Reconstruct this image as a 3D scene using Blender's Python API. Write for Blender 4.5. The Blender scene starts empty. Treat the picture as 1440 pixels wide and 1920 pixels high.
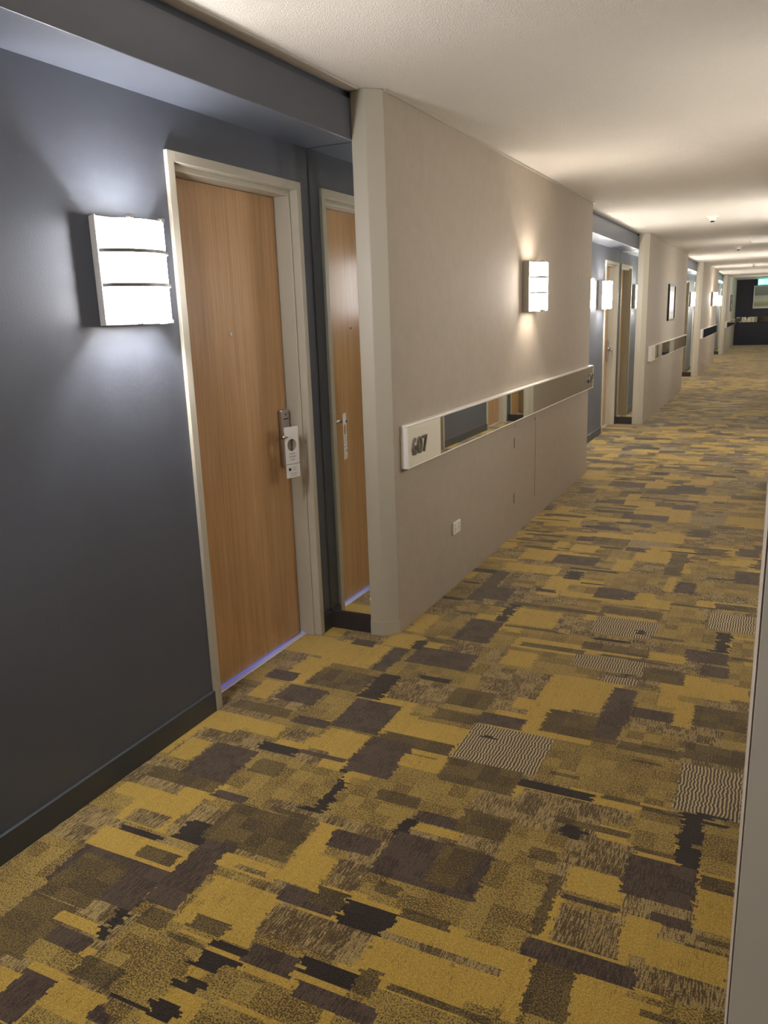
import bpy, bmesh, math, random
import numpy as np
from mathutils import Matrix, Vector

# ------------------------------------------------------------------ camera, world, exposure
scene = bpy.context.scene
COL = scene.collection
F_PX, YAW, PITCH, ROLL, CAM_H = 1492.1, 0.4582, 0.2397, -0.0346, 1.5478
cy_, sy_, cp_, sp_ = math.cos(YAW), math.sin(YAW), math.cos(PITCH), math.sin(PITCH)
fwd = Vector((-sy_ * cp_, cy_ * cp_, -sp_))
rgt = Vector((cy_, sy_, 0))
upv = rgt.cross(fwd)
r2 = math.cos(ROLL) * rgt + math.sin(ROLL) * upv
u2 = -math.sin(ROLL) * rgt + math.cos(ROLL) * upv
cam_data = bpy.data.cameras.new('camera')
cam_data.sensor_fit = 'VERTICAL'
cam_data.sensor_height = 36.0
cam_data.sensor_width = 27.0
cam_data.lens = F_PX * 36.0 / 1920.0
cam_data.clip_start = 0.01
cam = bpy.data.objects.new('camera', cam_data)
M = Matrix((r2, u2, -fwd)).transposed().to_4x4()
M.translation = Vector((0, 0, CAM_H))
cam.matrix_world = M
COL.objects.link(cam)
scene.camera = cam

world = bpy.data.worlds.new('world')
scene.world = world
world.use_nodes = True
world.node_tree.nodes['Background'].inputs[0].default_value = (0.0, 0.0, 0.0, 1)
world.node_tree.nodes['Background'].inputs[1].default_value = 0.0
scene.view_settings.view_transform = 'Standard'
scene.view_settings.look = 'None'
scene.view_settings.exposure = 2.78
scene.view_settings.gamma = 1.0
scene.view_settings.use_curve_mapping = False

# lamp strengths (one place to tune)
GLOW = 9.5            # glass shade radiance
BULB_W = 6.0          # bulb inside the open-topped shade
COOL = (0.97, 0.96, 1.0)
WARM = (1.0, 0.92, 0.85)
NEUT = (1.0, 0.965, 0.92)

# ------------------------------------------------------------------ layout (metres)
XL, XR = -1.604, 0.004          # corridor wall planes
DR = 0.372                      # recess depth
DC = 0.131                      # depth of the pillar cap and bulkhead face
CH = 0.06                       # chamfer
HC = 2.5                        # ceiling
HS = 2.30                       # soffit
LEFT = [(-3.4, -0.30), (3.385, 7.77), (11.40, 16.30), (19.65, 24.60), (28.80, 35.2)]
RIGHT = [(-3.4, -2.95), (0.75, 2.60), (6.20, 7.77), (11.40, 16.30), (19.65, 24.60), (28.80, 32.6)]  # second recess here is invented, out of view, to hold extra lamps
YEND = 35.2


def SX(side, dep):
    return XL - dep if side == 'left' else XR + dep


# ------------------------------------------------------------------ helpers
def srgb(r, g, b):
    f = lambda c: (c / 255 / 12.92) if c / 255 <= 0.04045 else ((c / 255 + 0.055) / 1.055) ** 2.4
    return (f(r), f(g), f(b), 1.0)


def tag(o, label=None, cat=None, group=None, kind=None):
    if label: o['label'] = label
    if cat: o['category'] = cat
    if group: o['group'] = group
    if kind: o['kind'] = kind
    return o


def empty(name, loc=(0, 0, 0), rz=0.0):
    o = bpy.data.objects.new(name, None)
    o.location = loc
    o.rotation_euler = (0, 0, rz)
    o.empty_display_size = 0.05
    COL.objects.link(o)
    return o


class MB:
    """collects shapes for ONE mesh object"""
    def __init__(self):
        self.v, self.f = [], []

    def box(self, x0, x1, y0, y1, z0, z1):
        x0, x1 = min(x0, x1), max(x0, x1); y0, y1 = min(y0, y1), max(y0, y1)
        b = len(self.v)
        self.v += [(x0, y0, z0), (x1, y0, z0), (x1, y1, z0), (x0, y1, z0),
                   (x0, y0, z1), (x1, y0, z1), (x1, y1, z1), (x0, y1, z1)]
        self.f += [tuple(b + i for i in q) for q in
                   ((0, 3, 2, 1), (4, 5, 6, 7), (0, 1, 5, 4), (1, 2, 6, 5), (2, 3, 7, 6), (3, 0, 4, 7))]
        return self

    def prism(self, poly, z0, z1):
        a = sum(poly[i][0] * poly[(i + 1) % len(poly)][1] - poly[(i + 1) % len(poly)][0] * poly[i][1] for i in range(len(poly)))
        if a < 0: poly = poly[::-1]
        n, b = len(poly), len(self.v)
        self.v += [(x, y, z0) for x, y in poly] + [(x, y, z1) for x, y in poly]
        self.f += [tuple(b + i for i in range(n - 1, -1, -1)), tuple(b + n + i for i in range(n))]
        self.f += [(b + i, b + (i + 1) % n, b + n + (i + 1) % n, b + n + i) for i in range(n)]
        return self

    def cyl(self, p0, p1, r0, r1=None, n=20):
        r1 = r0 if r1 is None else r1
        p0, p1 = Vector(p0), Vector(p1)
        d = (p1 - p0).normalized()
        u = d.orthogonal().normalized(); w = d.cross(u)
        b = len(self.v)
        for p, r in ((p0, r0), (p1, r1)):
            for i in range(n):
                t = 2 * math.pi * i / n
                self.v.append(tuple(p + u * (r * math.cos(t)) + w * (r * math.sin(t))))
        self.f += [(b + i, b + (i + 1) % n, b + n + (i + 1) % n, b + n + i) for i in range(n)]
        self.f += [tuple(b + i for i in range(n - 1, -1, -1)), tuple(b + n + i for i in range(n))]
        return self

    def tube(self, pts, r, n=12):
        pts = [Vector(p) for p in pts]
        b0 = len(self.v)
        prev = None
        for k, p in enumerate(pts):
            d = (pts[min(k + 1, len(pts) - 1)] - pts[max(k - 1, 0)]).normalized()
            u = (prev - d * prev.dot(d)).normalized() if prev is not None else d.orthogonal().normalized()
            prev = u
            w = d.cross(u)
            rr = r[k] if isinstance(r, (list, tuple)) else r
            for i in range(n):
                t = 2 * math.pi * i / n
                self.v.append(tuple(p + u * (rr * math.cos(t)) + w * (rr * math.sin(t))))
        for k in range(len(pts) - 1):
            a = b0 + k * n
            self.f += [(a + i, a + (i + 1) % n, a + n + (i + 1) % n, a + n + i) for i in range(n)]
        e = b0 + (len(pts) - 1) * n
        self.f += [tuple(b0 + i for i in range(n - 1, -1, -1)), tuple(e + i for i in range(n))]
        return self

    def lathe(self, prof, n=28):
        """profile of (radius, z) around the z axis"""
        b = len(self.v)
        for r, z in prof:
            for i in range(n):
                t = 2 * math.pi * i / n
                self.v.append((r * math.cos(t), r * math.sin(t), z))
        for k in range(len(prof) - 1):
            a = b + k * n
            self.f += [(a + i, a + (i + 1) % n, a + n + (i + 1) % n, a + n + i) for i in range(n)]
        self.f += [tuple(b + i for i in range(n - 1, -1, -1)), tuple(b + (len(prof) - 1) * n + i for i in range(n))]
        return self

    def mesh(self, name, mat, bevel=0.0, smooth=False, seg=2):
        me = bpy.data.meshes.new(name)
        me.from_pydata(self.v, [], self.f)
        bm = bmesh.new(); bm.from_mesh(me)
        bmesh.ops.recalc_face_normals(bm, faces=bm.faces)
        if bevel > 0:
            es = [e for e in bm.edges if len(e.link_faces) == 2 and e.calc_face_angle(0) > 0.6]
            bmesh.ops.bevel(bm, geom=es, offset=bevel, segments=seg, affect='EDGES', profile=0.5, clamp_overlap=True)
        bm.to_mesh(me); bm.free()
        if mat: me.materials.append(mat)
        if smooth:
            for p in me.polygons: p.use_smooth = True
        return me

    def build(self, name, mat, parent=None, bevel=0.0, smooth=False, seg=2):
        return link(name, self.mesh(name, mat, bevel, smooth, seg), parent)


def link(name, me, parent=None):
    o = bpy.data.objects.new(name, me)
    COL.objects.link(o)
    if parent is not None: o.parent = parent
    return o


def struct(o, label):
    return tag(o, label, kind='structure')


# ------------------------------------------------------------------ materials
def new_mat(name):
    m = bpy.data.materials.new(name)
    m.use_nodes = True
    nt = m.node_tree
    b = nt.nodes['Principled BSDF']
    return m, nt, b


def N(nt, kind, **kw):
    n = nt.nodes.new(kind)
    for k, v in kw.items():
        if k.startswith('i_'):
            key = k[2:]
            n.inputs[int(key) if key.isdigit() else key.replace('_', ' ')].default_value = v
        else:
            setattr(n, k, v)
    return n


def L(nt, a, ao, b, bi):
    nt.links.new(a.outputs[ao], b.inputs[bi])


def plain(name, col, rough=0.5, metal=0.0, spec=0.5, coat=0.0, coat_r=0.1, bump=0.0, bscale=200.0, var=0.0, vscale=6.0):
    m, nt, b = new_mat(name)
    b.inputs['Base Color'].default_value = col
    b.inputs['Roughness'].default_value = rough
    b.inputs['Metallic'].default_value = metal
    b.inputs['Specular IOR Level'].default_value = spec
    b.inputs['Coat Weight'].default_value = coat
    b.inputs['Coat Roughness'].default_value = coat_r
    tc = N(nt, 'ShaderNodeTexCoord')
    if var > 0:
        no = N(nt, 'ShaderNodeTexNoise', i_Scale=vscale, i_Detail=4.0)
        L(nt, tc, 'Object', no, 'Vector')
        mx = N(nt, 'ShaderNodeMix', data_type='RGBA')
        mx.inputs[6].default_value = tuple(c * (1 - var) for c in col[:3]) + (1,)
        mx.inputs[7].default_value = tuple(min(1, c * (1 + var)) for c in col[:3]) + (1,)
        L(nt, no, 'Fac', mx, 0)
        L(nt, mx, 2, b, 'Base Color')
    if bump > 0:
        no = N(nt, 'ShaderNodeTexNoise', i_Scale=bscale, i_Detail=2.0)
        L(nt, tc, 'Object', no, 'Vector')
        bp = N(nt, 'ShaderNodeBump', i_Strength=bump, i_Distance=0.002)
        L(nt, no, 'Fac', bp, 'Height')
        L(nt, bp, 'Normal', b, 'Normal')
    return m


def glow(name, col, strength):
    m, nt, b = new_mat(name)
    b.inputs['Base Color'].default_value = (0.8, 0.8, 0.8, 1)
    b.inputs['Emission Color'].default_value = tuple(col[:3]) + (1,)
    b.inputs['Emission Strength'].default_value = strength
    b.inputs['Roughness'].default_value = 0.3
    return m


def make_ceiling_mat():
    m, nt, b = new_mat('ceiling_texture_coat')
    b.inputs['Base Color'].default_value = srgb(214, 207, 194)
    b.inputs['Roughness'].default_value = 0.95
    b.inputs['Specular IOR Level'].default_value = 0.15
    tc = N(nt, 'ShaderNodeTexCoord')
    n1 = N(nt, 'ShaderNodeTexNoise', i_Scale=220.0, i_Detail=3.0, i_Roughness=0.65)
    n2 = N(nt, 'ShaderNodeTexVoronoi', i_Scale=165.0)
    L(nt, tc, 'Object', n1, 'Vector'); L(nt, tc, 'Object', n2, 'Vector')
    ma = N(nt, 'ShaderNodeMath', operation='SUBTRACT')
    L(nt, n1, 'Fac', ma, 0); L(nt, n2, 'Distance', ma, 1)
    bp = N(nt, 'ShaderNodeBump', i_Strength=0.55, i_Distance=0.008)
    L(nt, ma, 0, bp, 'Height'); L(nt, bp, 'Normal', b, 'Normal')
    return m


def make_wall_mat(name, c1, c2, rough=0.75):
    """rolled, lightly trowelled paint"""
    m, nt, b = new_mat(name)
    tc = N(nt, 'ShaderNodeTexCoord')
    n1 = N(nt, 'ShaderNodeTexNoise', i_Scale=14.0, i_Detail=6.0, i_Roughness=0.7)
    L(nt, tc, 'Object', n1, 'Vector')
    mx = N(nt, 'ShaderNodeMix', data_type='RGBA')
    mx.inputs[6].default_value = c1; mx.inputs[7].default_value = c2
    L(nt, n1, 'Fac', mx, 0); L(nt, mx, 2, b, 'Base Color')
    b.inputs['Roughness'].default_value = rough
    b.inputs['Specular IOR Level'].default_value = 0.3
    n2 = N(nt, 'ShaderNodeTexNoise', i_Scale=120.0, i_Detail=3.0)
    mp = N(nt, 'ShaderNodeMapping'); mp.inputs['Scale'].default_value = (1, 1, 0.6)
    L(nt, tc, 'Object', mp, 'Vector'); L(nt, mp, 'Vector', n2, 'Vector')
    bp = N(nt, 'ShaderNodeBump', i_Strength=0.25, i_Distance=0.003)
    L(nt, n2, 'Fac', bp, 'Height'); L(nt, bp, 'Normal', b, 'Normal')
    return m


def make_wood_mat():
    m, nt, b = new_mat('door_wood_veneer')
    tc = N(nt, 'ShaderNodeTexCoord')
    mp = N(nt, 'ShaderNodeMapping'); mp.inputs['Scale'].default_value = (1, 40, 1.1)
    L(nt, tc, 'Object', mp, 'Vector')
    n1 = N(nt, 'ShaderNodeTexNoise', i_Scale=2.2, i_Detail=6.0, i_Roughness=0.65, i_Distortion=0.3)
    L(nt, mp, 'Vector', n1, 'Vector')
    mp2 = N(nt, 'ShaderNodeMapping'); mp2.inputs['Scale'].default_value = (1, 7, 0.25)
    L(nt, tc, 'Object', mp2, 'Vector')
    n2 = N(nt, 'ShaderNodeTexNoise', i_Scale=1.6, i_Detail=2.0)
    L(nt, mp2, 'Vector', n2, 'Vector')
    mp3 = N(nt, 'ShaderNodeMapping'); mp3.inputs['Scale'].default_value = (1, 170, 5)
    L(nt, tc, 'Object', mp3, 'Vector')
    n3 = N(nt, 'ShaderNodeTexNoise', i_Scale=2.0, i_Detail=2.0)
    L(nt, mp3, 'Vector', n3, 'Vector')
    a1 = N(nt, 'ShaderNodeMath', operation='MULTIPLY_ADD', i_1=0.55)
    L(nt, n1, 'Fac', a1, 0)
    a2 = N(nt, 'ShaderNodeMath', operation='MULTIPLY_ADD', i_1=0.35, i_2=-0.02)
    L(nt, n2, 'Fac', a2, 0); L(nt, a2, 0, a1, 2)
    a3 = N(nt, 'ShaderNodeMath', operation='MULTIPLY_ADD', i_1=0.14)
    L(nt, n3, 'Fac', a3, 0); L(nt, a1, 0, a3, 2)
    cr = N(nt, 'ShaderNodeValToRGB')
    e = cr.color_ramp.elements
    e[0].position, e[0].color = 0.28, srgb(146, 108, 64)
    e[1].position, e[1].color = 0.76, srgb(204, 166, 120)
    x = cr.color_ramp.elements.new(0.5); x.color = srgb(178, 138, 92)
    L(nt, a3, 0, cr, 'Fac'); L(nt, cr, 'Color', b, 'Base Color')
    b.inputs['Roughness'].default_value = 0.38
    b.inputs['Coat Weight'].default_value = 0.35
    b.inputs['Coat Roughness'].default_value = 0.14
    return m


def make_carpet_mat():
    """two yarn colours per patch (face attributes) mixed by a fleck, pinstripe or wavy rib pattern"""
    m, nt, b = new_mat('patchwork_carpet')
    A = N(nt, 'ShaderNodeAttribute', attribute_name='carpet_base')
    B = N(nt, 'ShaderNodeAttribute', attribute_name='carpet_fleck')
    tc = N(nt, 'ShaderNodeTexCoord')

    def noise(scale3, sc, det=2.0, rough=.5):
        mp = N(nt, 'ShaderNodeMapping'); mp.inputs['Scale'].default_value = scale3
        L(nt, tc, 'Object', mp, 'Vector')
        n = N(nt, 'ShaderNodeTexNoise', i_Scale=sc, i_Detail=det, i_Roughness=rough)
        L(nt, mp, 'Vector', n, 'Vector')
        return n

    def math_(op, x, y=None, z=None, clamp=False):
        n = N(nt, 'ShaderNodeMath', operation=op); n.use_clamp = clamp
        for i, v in enumerate((x, y, z)):
            if v is None: continue
            if isinstance(v, (int, float)): n.inputs[i].default_value = v
            else: nt.links.new(v, n.inputs[i])
        return n.outputs[0]
    fleck = noise((1, 1, 1), 210.0, 2.0, .6).outputs['Fac']
    strip = noise((1, .10, 1), 260.0, 1.0, .5).outputs['Fac']
    sx = N(nt, 'ShaderNodeSeparateXYZ'); L(nt, tc, 'Object', sx, 'Vector')
    wob = noise((.35, 1, 1), 38.0, 1.0).outputs['Fac']
    ph = math_('MULTIPLY_ADD', sx.outputs['X'], 2 * math.pi / .0115, math_('MULTIPLY', wob, 9.0))
    rib = math_('MULTIPLY_ADD', math_('SINE', ph), 0.5, 0.5)
    typ = B.outputs['Alpha']
    is_rib = math_('GREATER_THAN', typ, .75)
    is_str = math_('MULTIPLY', math_('GREATER_THAN', typ, .25), math_('SUBTRACT', 1.0, is_rib))
    mixn = N(nt, 'ShaderNodeMix', data_type='FLOAT')
    nt.links.new(math_('MULTIPLY', is_str, .6), mixn.inputs[0]); nt.links.new(fleck, mixn.inputs[2]); nt.links.new(strip, mixn.inputs[3])
    nz = mixn.outputs[0]
    # proportion p: fleck where noise < 0.5 + (p-.5)*.4
    thr = math_('MULTIPLY_ADD', math_('SUBTRACT', A.outputs['Alpha'], .5), .42, .5)
    t0 = math_('MULTIPLY_ADD', math_('SUBTRACT', thr, nz), 9.0, .5, True)
    t1 = math_('MULTIPLY_ADD', math_('SUBTRACT', rib, .45), 2.6, .5, True)
    mt = N(nt, 'ShaderNodeMix', data_type='FLOAT')
    nt.links.new(is_rib, mt.inputs[0]); nt.links.new(t0, mt.inputs[2]); nt.links.new(t1, mt.inputs[3])
    cm = N(nt, 'ShaderNodeMix', data_type='RGBA')
    nt.links.new(mt.outputs[0], cm.inputs[0]); L(nt, A, 'Color', cm, 6); L(nt, B, 'Color', cm, 7)
    fine = noise((1, .45, 1), 430.0, 1.0)
    mr = N(nt, 'ShaderNodeMapRange'); mr.inputs[1].default_value = 0.3; mr.inputs[2].default_value = 0.7
    mr.inputs[3].default_value = 0.66; mr.inputs[4].default_value = 1.34
    L(nt, fine, 'Fac', mr, 0)
    mx = N(nt, 'ShaderNodeMix', data_type='RGBA', blend_type='MULTIPLY')
    mx.inputs[0].default_value = 1.0
    L(nt, cm, 2, mx, 6); L(nt, mr, 0, mx, 7)
    L(nt, mx, 2, b, 'Base Color')
    b.inputs['Roughness'].default_value = 1.0
    b.inputs['Specular IOR Level'].default_value = 0.1
    b.inputs['Sheen Weight'].default_value = 0.5
    b.inputs['Sheen Roughness'].default_value = 0.4
    b.inputs['Sheen Tint'].default_value = (1.0, 0.93, 0.78, 1)
    bp = N(nt, 'ShaderNodeBump', i_Strength=0.5, i_Distance=0.003)
    L(nt, fine, 'Fac', bp, 'Height'); L(nt, bp, 'Normal', b, 'Normal')
    return m


def make_art_mat(name, stops, axis='Z', z0=0.0, z1=1.0, warp=0.15):
    """banded abstract picture: colour bands up the sheet, broken by noise"""
    m, nt, b = new_mat(name)
    tc = N(nt, 'ShaderNodeTexCoord')
    sx = N(nt, 'ShaderNodeSeparateXYZ')
    L(nt, tc, 'Object', sx, 'Vector')
    mr = N(nt, 'ShaderNodeMapRange'); mr.inputs[1].default_value = z0; mr.inputs[2].default_value = z1
    L(nt, sx, axis, mr, 0)
    no = N(nt, 'ShaderNodeTexNoise', i_Scale=5.0, i_Detail=5.0)
    L(nt, tc, 'Object', no, 'Vector')
    ad = N(nt, 'ShaderNodeMath', operation='MULTIPLY_ADD', i_1=warp)
    L(nt, no, 'Fac', ad, 0); L(nt, mr, 0, ad, 2)
    cr = N(nt, 'ShaderNodeValToRGB')
    el = cr.color_ramp.elements
    el[0].position, el[0].color = stops[0]
    el[1].position, el[1].color = stops[-1]
    for p, c in stops[1:-1]:
        q = el.new(p); q.color = c
    L(nt, ad, 0, cr, 'Fac'); L(nt, cr, 'Color', b, 'Base Color')
    b.inputs['Roughness'].default_value = 0.35
    return m


MAT = dict(
    ceiling=make_ceiling_mat(),
    beige=make_wall_mat('beige_wall_paint', srgb(164, 153, 136), srgb(180, 168, 151)),
    trim=plain('ceiling_trim_paint', srgb(206, 198, 184), 0.7),
    cream=plain('cream_gloss_paint', srgb(178, 171, 153), 0.45, bump=0.08, bscale=60),
    dark=plain('charcoal_blue_wall_paint', srgb(83, 87, 96), 0.40, spec=0.5, bump=0.12, bscale=160, var=0.04),
    skirt=plain('charcoal_skirting_paint', srgb(66, 69, 72), 0.45),
    kick=plain('dark_kickboard', srgb(50, 46, 46), 0.5),
    navy=plain('navy_end_wall_paint', srgb(46, 46, 58), 0.5, var=0.05),
    wood=make_wood_mat(),
    mirror=plain('mirror_silver', (0.88, 0.90, 0.87, 1), 0.015, metal=1.0),
    chrome=plain('brushed_chrome', (0.62, 0.60, 0.58, 1), 0.22, metal=1.0),
    steel=plain('satin_steel', (0.50, 0.47, 0.44, 1), 0.38, metal=1.0),
    band=plain('lamp_band_metal', (0.22, 0.21, 0.20, 1), 0.4, metal=1.0),
    opal=plain('opal_glass_inner', srgb(225, 225, 222), 0.5),
    lamp_side=plain('pale_lamp_metal', srgb(196, 190, 182), 0.35),
    digit=plain('number_steel', (0.30, 0.29, 0.27, 1), 0.3, metal=1.0),
    white=plain('white_plastic', srgb(234, 231, 222), 0.4),
    plaque=plain('pale_plaque_face', srgb(230, 224, 204), 0.35),
    card=plain('white_card', srgb(214, 210, 204), 0.55),
    ink=plain('grey_ink', srgb(172, 168, 163), 0.7),
    black=plain('black_frame_paint', srgb(30, 28, 27), 0.4),
    gap=plain('dark_slot', srgb(40, 36, 30), 0.8),
    mat_board=plain('picture_mount_board', srgb(215, 212, 205), 0.8),
    carpet=make_carpet_mat(),
    alu=plain('threshold_aluminium', (0.75, 0.75, 0.78, 1), 0.45, metal=0.6),
    exit_green=glow('exit_sign_green', (0.02, 0.75, 0.62), 2.4),
    exit_white=glow('exit_sign_white', (0.9, 1.0, 0.95), 3.0),
)
GLASS = {k: glow('lit_opal_glass_' + k, c, GLOW * g) for k, c, g in (('cool', COOL, 1.05), ('warm', WARM, .95), ('neutral', NEUT, .95), ('added', NEUT, .45))}


# ------------------------------------------------------------------ floor (carpet)
def carpet_raster(rng):
    """patchwork of yarn-dyed rectangles; raster cell 5 mm across x (tuft columns) and along y"""
    cs = 0.005
    x0, y0 = -2.02, -3.4
    nx, ny = int(3.66 / cs), int((YEND + 3.6) / cs)
    cls = np.full((ny, nx), 1, np.int8)      # 0 yellow, 1 mottled mustard, 2 brown, 3 dark, 4 olive, 5 ribbed, 6 tan speckle
    def paint(xa, xb, ya, yb, c, rag=0.02, fine=3):
        i0, i1 = int((ya - y0) / cs), int((yb - y0) / cs)
        i0, i1 = max(0, i0), min(ny, i1)
        if i1 <= i0: return
        rows = np.arange(i0, i1)
        h = i1 - i0
        k = max(1, h // fine + 2)
        ja = np.repeat(rng.normal(0, rag, k), fine)[:h] + rng.normal(0, rag * 0.2, h)
        jb = np.repeat(rng.normal(0, rag, k), fine)[:h] + rng.normal(0, rag * 0.2, h)
        a = np.clip(((xa + ja - x0) / cs).astype(int), 0, nx)
        b = np.clip(((xb + jb - x0) / cs).astype(int), 0, nx)
        m = (np.arange(nx)[None, :] >= a[:, None]) & (np.arange(nx)[None, :] < b[:, None])
        cls[i0:i1][m] = c
    # base: blocks on a loose plank rhythm
    y = y0
    while y < YEND:
        h = rng.uniform(0.10, 0.24)
        x = x0 - rng.uniform(0, .3)
        while x < x0 + nx * cs:
            w = rng.uniform(0.12, 0.36)
            near = 0.9 < y < 4.9
            c = rng.choice([1, 6, 0]) if near else rng.choice([0, 1, 2, 4, 6, 3, 5], p=[.34, .30, .10, .10, .13, .01, .02])
            paint(x, x + w, y + rng.uniform(-.03, .03), y + h + rng.uniform(-.03, .05), c, 0.005)
            x += w
        y += h
    for _ in range(2600):     # smaller accents
        w, h = rng.uniform(.07, .30), rng.uniform(.06, .24)
        xa, ya = rng.uniform(x0, x0 + 3.6), rng.uniform(y0, YEND)
        c = rng.choice([0, 1, 2, 3, 4, 6, 5], p=[.33, .14, .25, .05, .10, .10, .03])
        if .9 < ya < 4.9: continue
        paint(xa, xa + w, ya, ya + h, c, rng.choice([.003, .008, .02]))
    for _ in range(1900):     # thin dashes across the corridor
        w, h = rng.uniform(.08, .35), rng.uniform(.012, .035)
        xa, ya = rng.uniform(x0, x0 + 3.6), rng.uniform(y0, YEND)
        if .9 < ya < 3.4 or (ya < 4.9 and rng.random() < .5): continue
        paint(xa, xa + w, ya, ya + h, rng.choice([3, 2, 4, 1, 0], p=[.25, .25, .2, .12, .18]), .02, 1)
    for q in PATCHES:
        paint(*q, rag=.010 if q[4] == 3 else .004, fine=2)
    # two yarn colours per cell, share of the second one, and the weave type
    pal = np.array([srgb(*c)[:3] for c in CARPET_PAL])
    alt = np.array([srgb(*c)[:3] for c in CARPET_ALT])
    share = np.array([.16, .44, .42, .35, .55, .5, .50])
    weave = np.array([.5, 0, .5, 0, 0, 1.0, .5])
    big = rng.random((ny // 12 + 2, nx // 12 + 2))
    big = big.repeat(12, 0).repeat(12, 1)[:ny, :nx]
    dens = np.clip(share[cls] + (big - .5) * .30 + (rng.random((ny, nx)) - .5) * .12, 0.02, .98)
    tone = (1 + (rng.random((1, nx)) - .5) * .10) * (0.93 + 0.14 * rng.random((ny, nx)))
    base = np.concatenate([pal[cls] * tone[..., None] * CARPET_GAIN, dens[..., None]], -1).astype(np.float32)
    flk = np.concatenate([alt[cls] * tone[..., None] * CARPET_GAIN, weave[cls][..., None]], -1).astype(np.float32)
    return base, flk, x0, y0, cs


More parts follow.
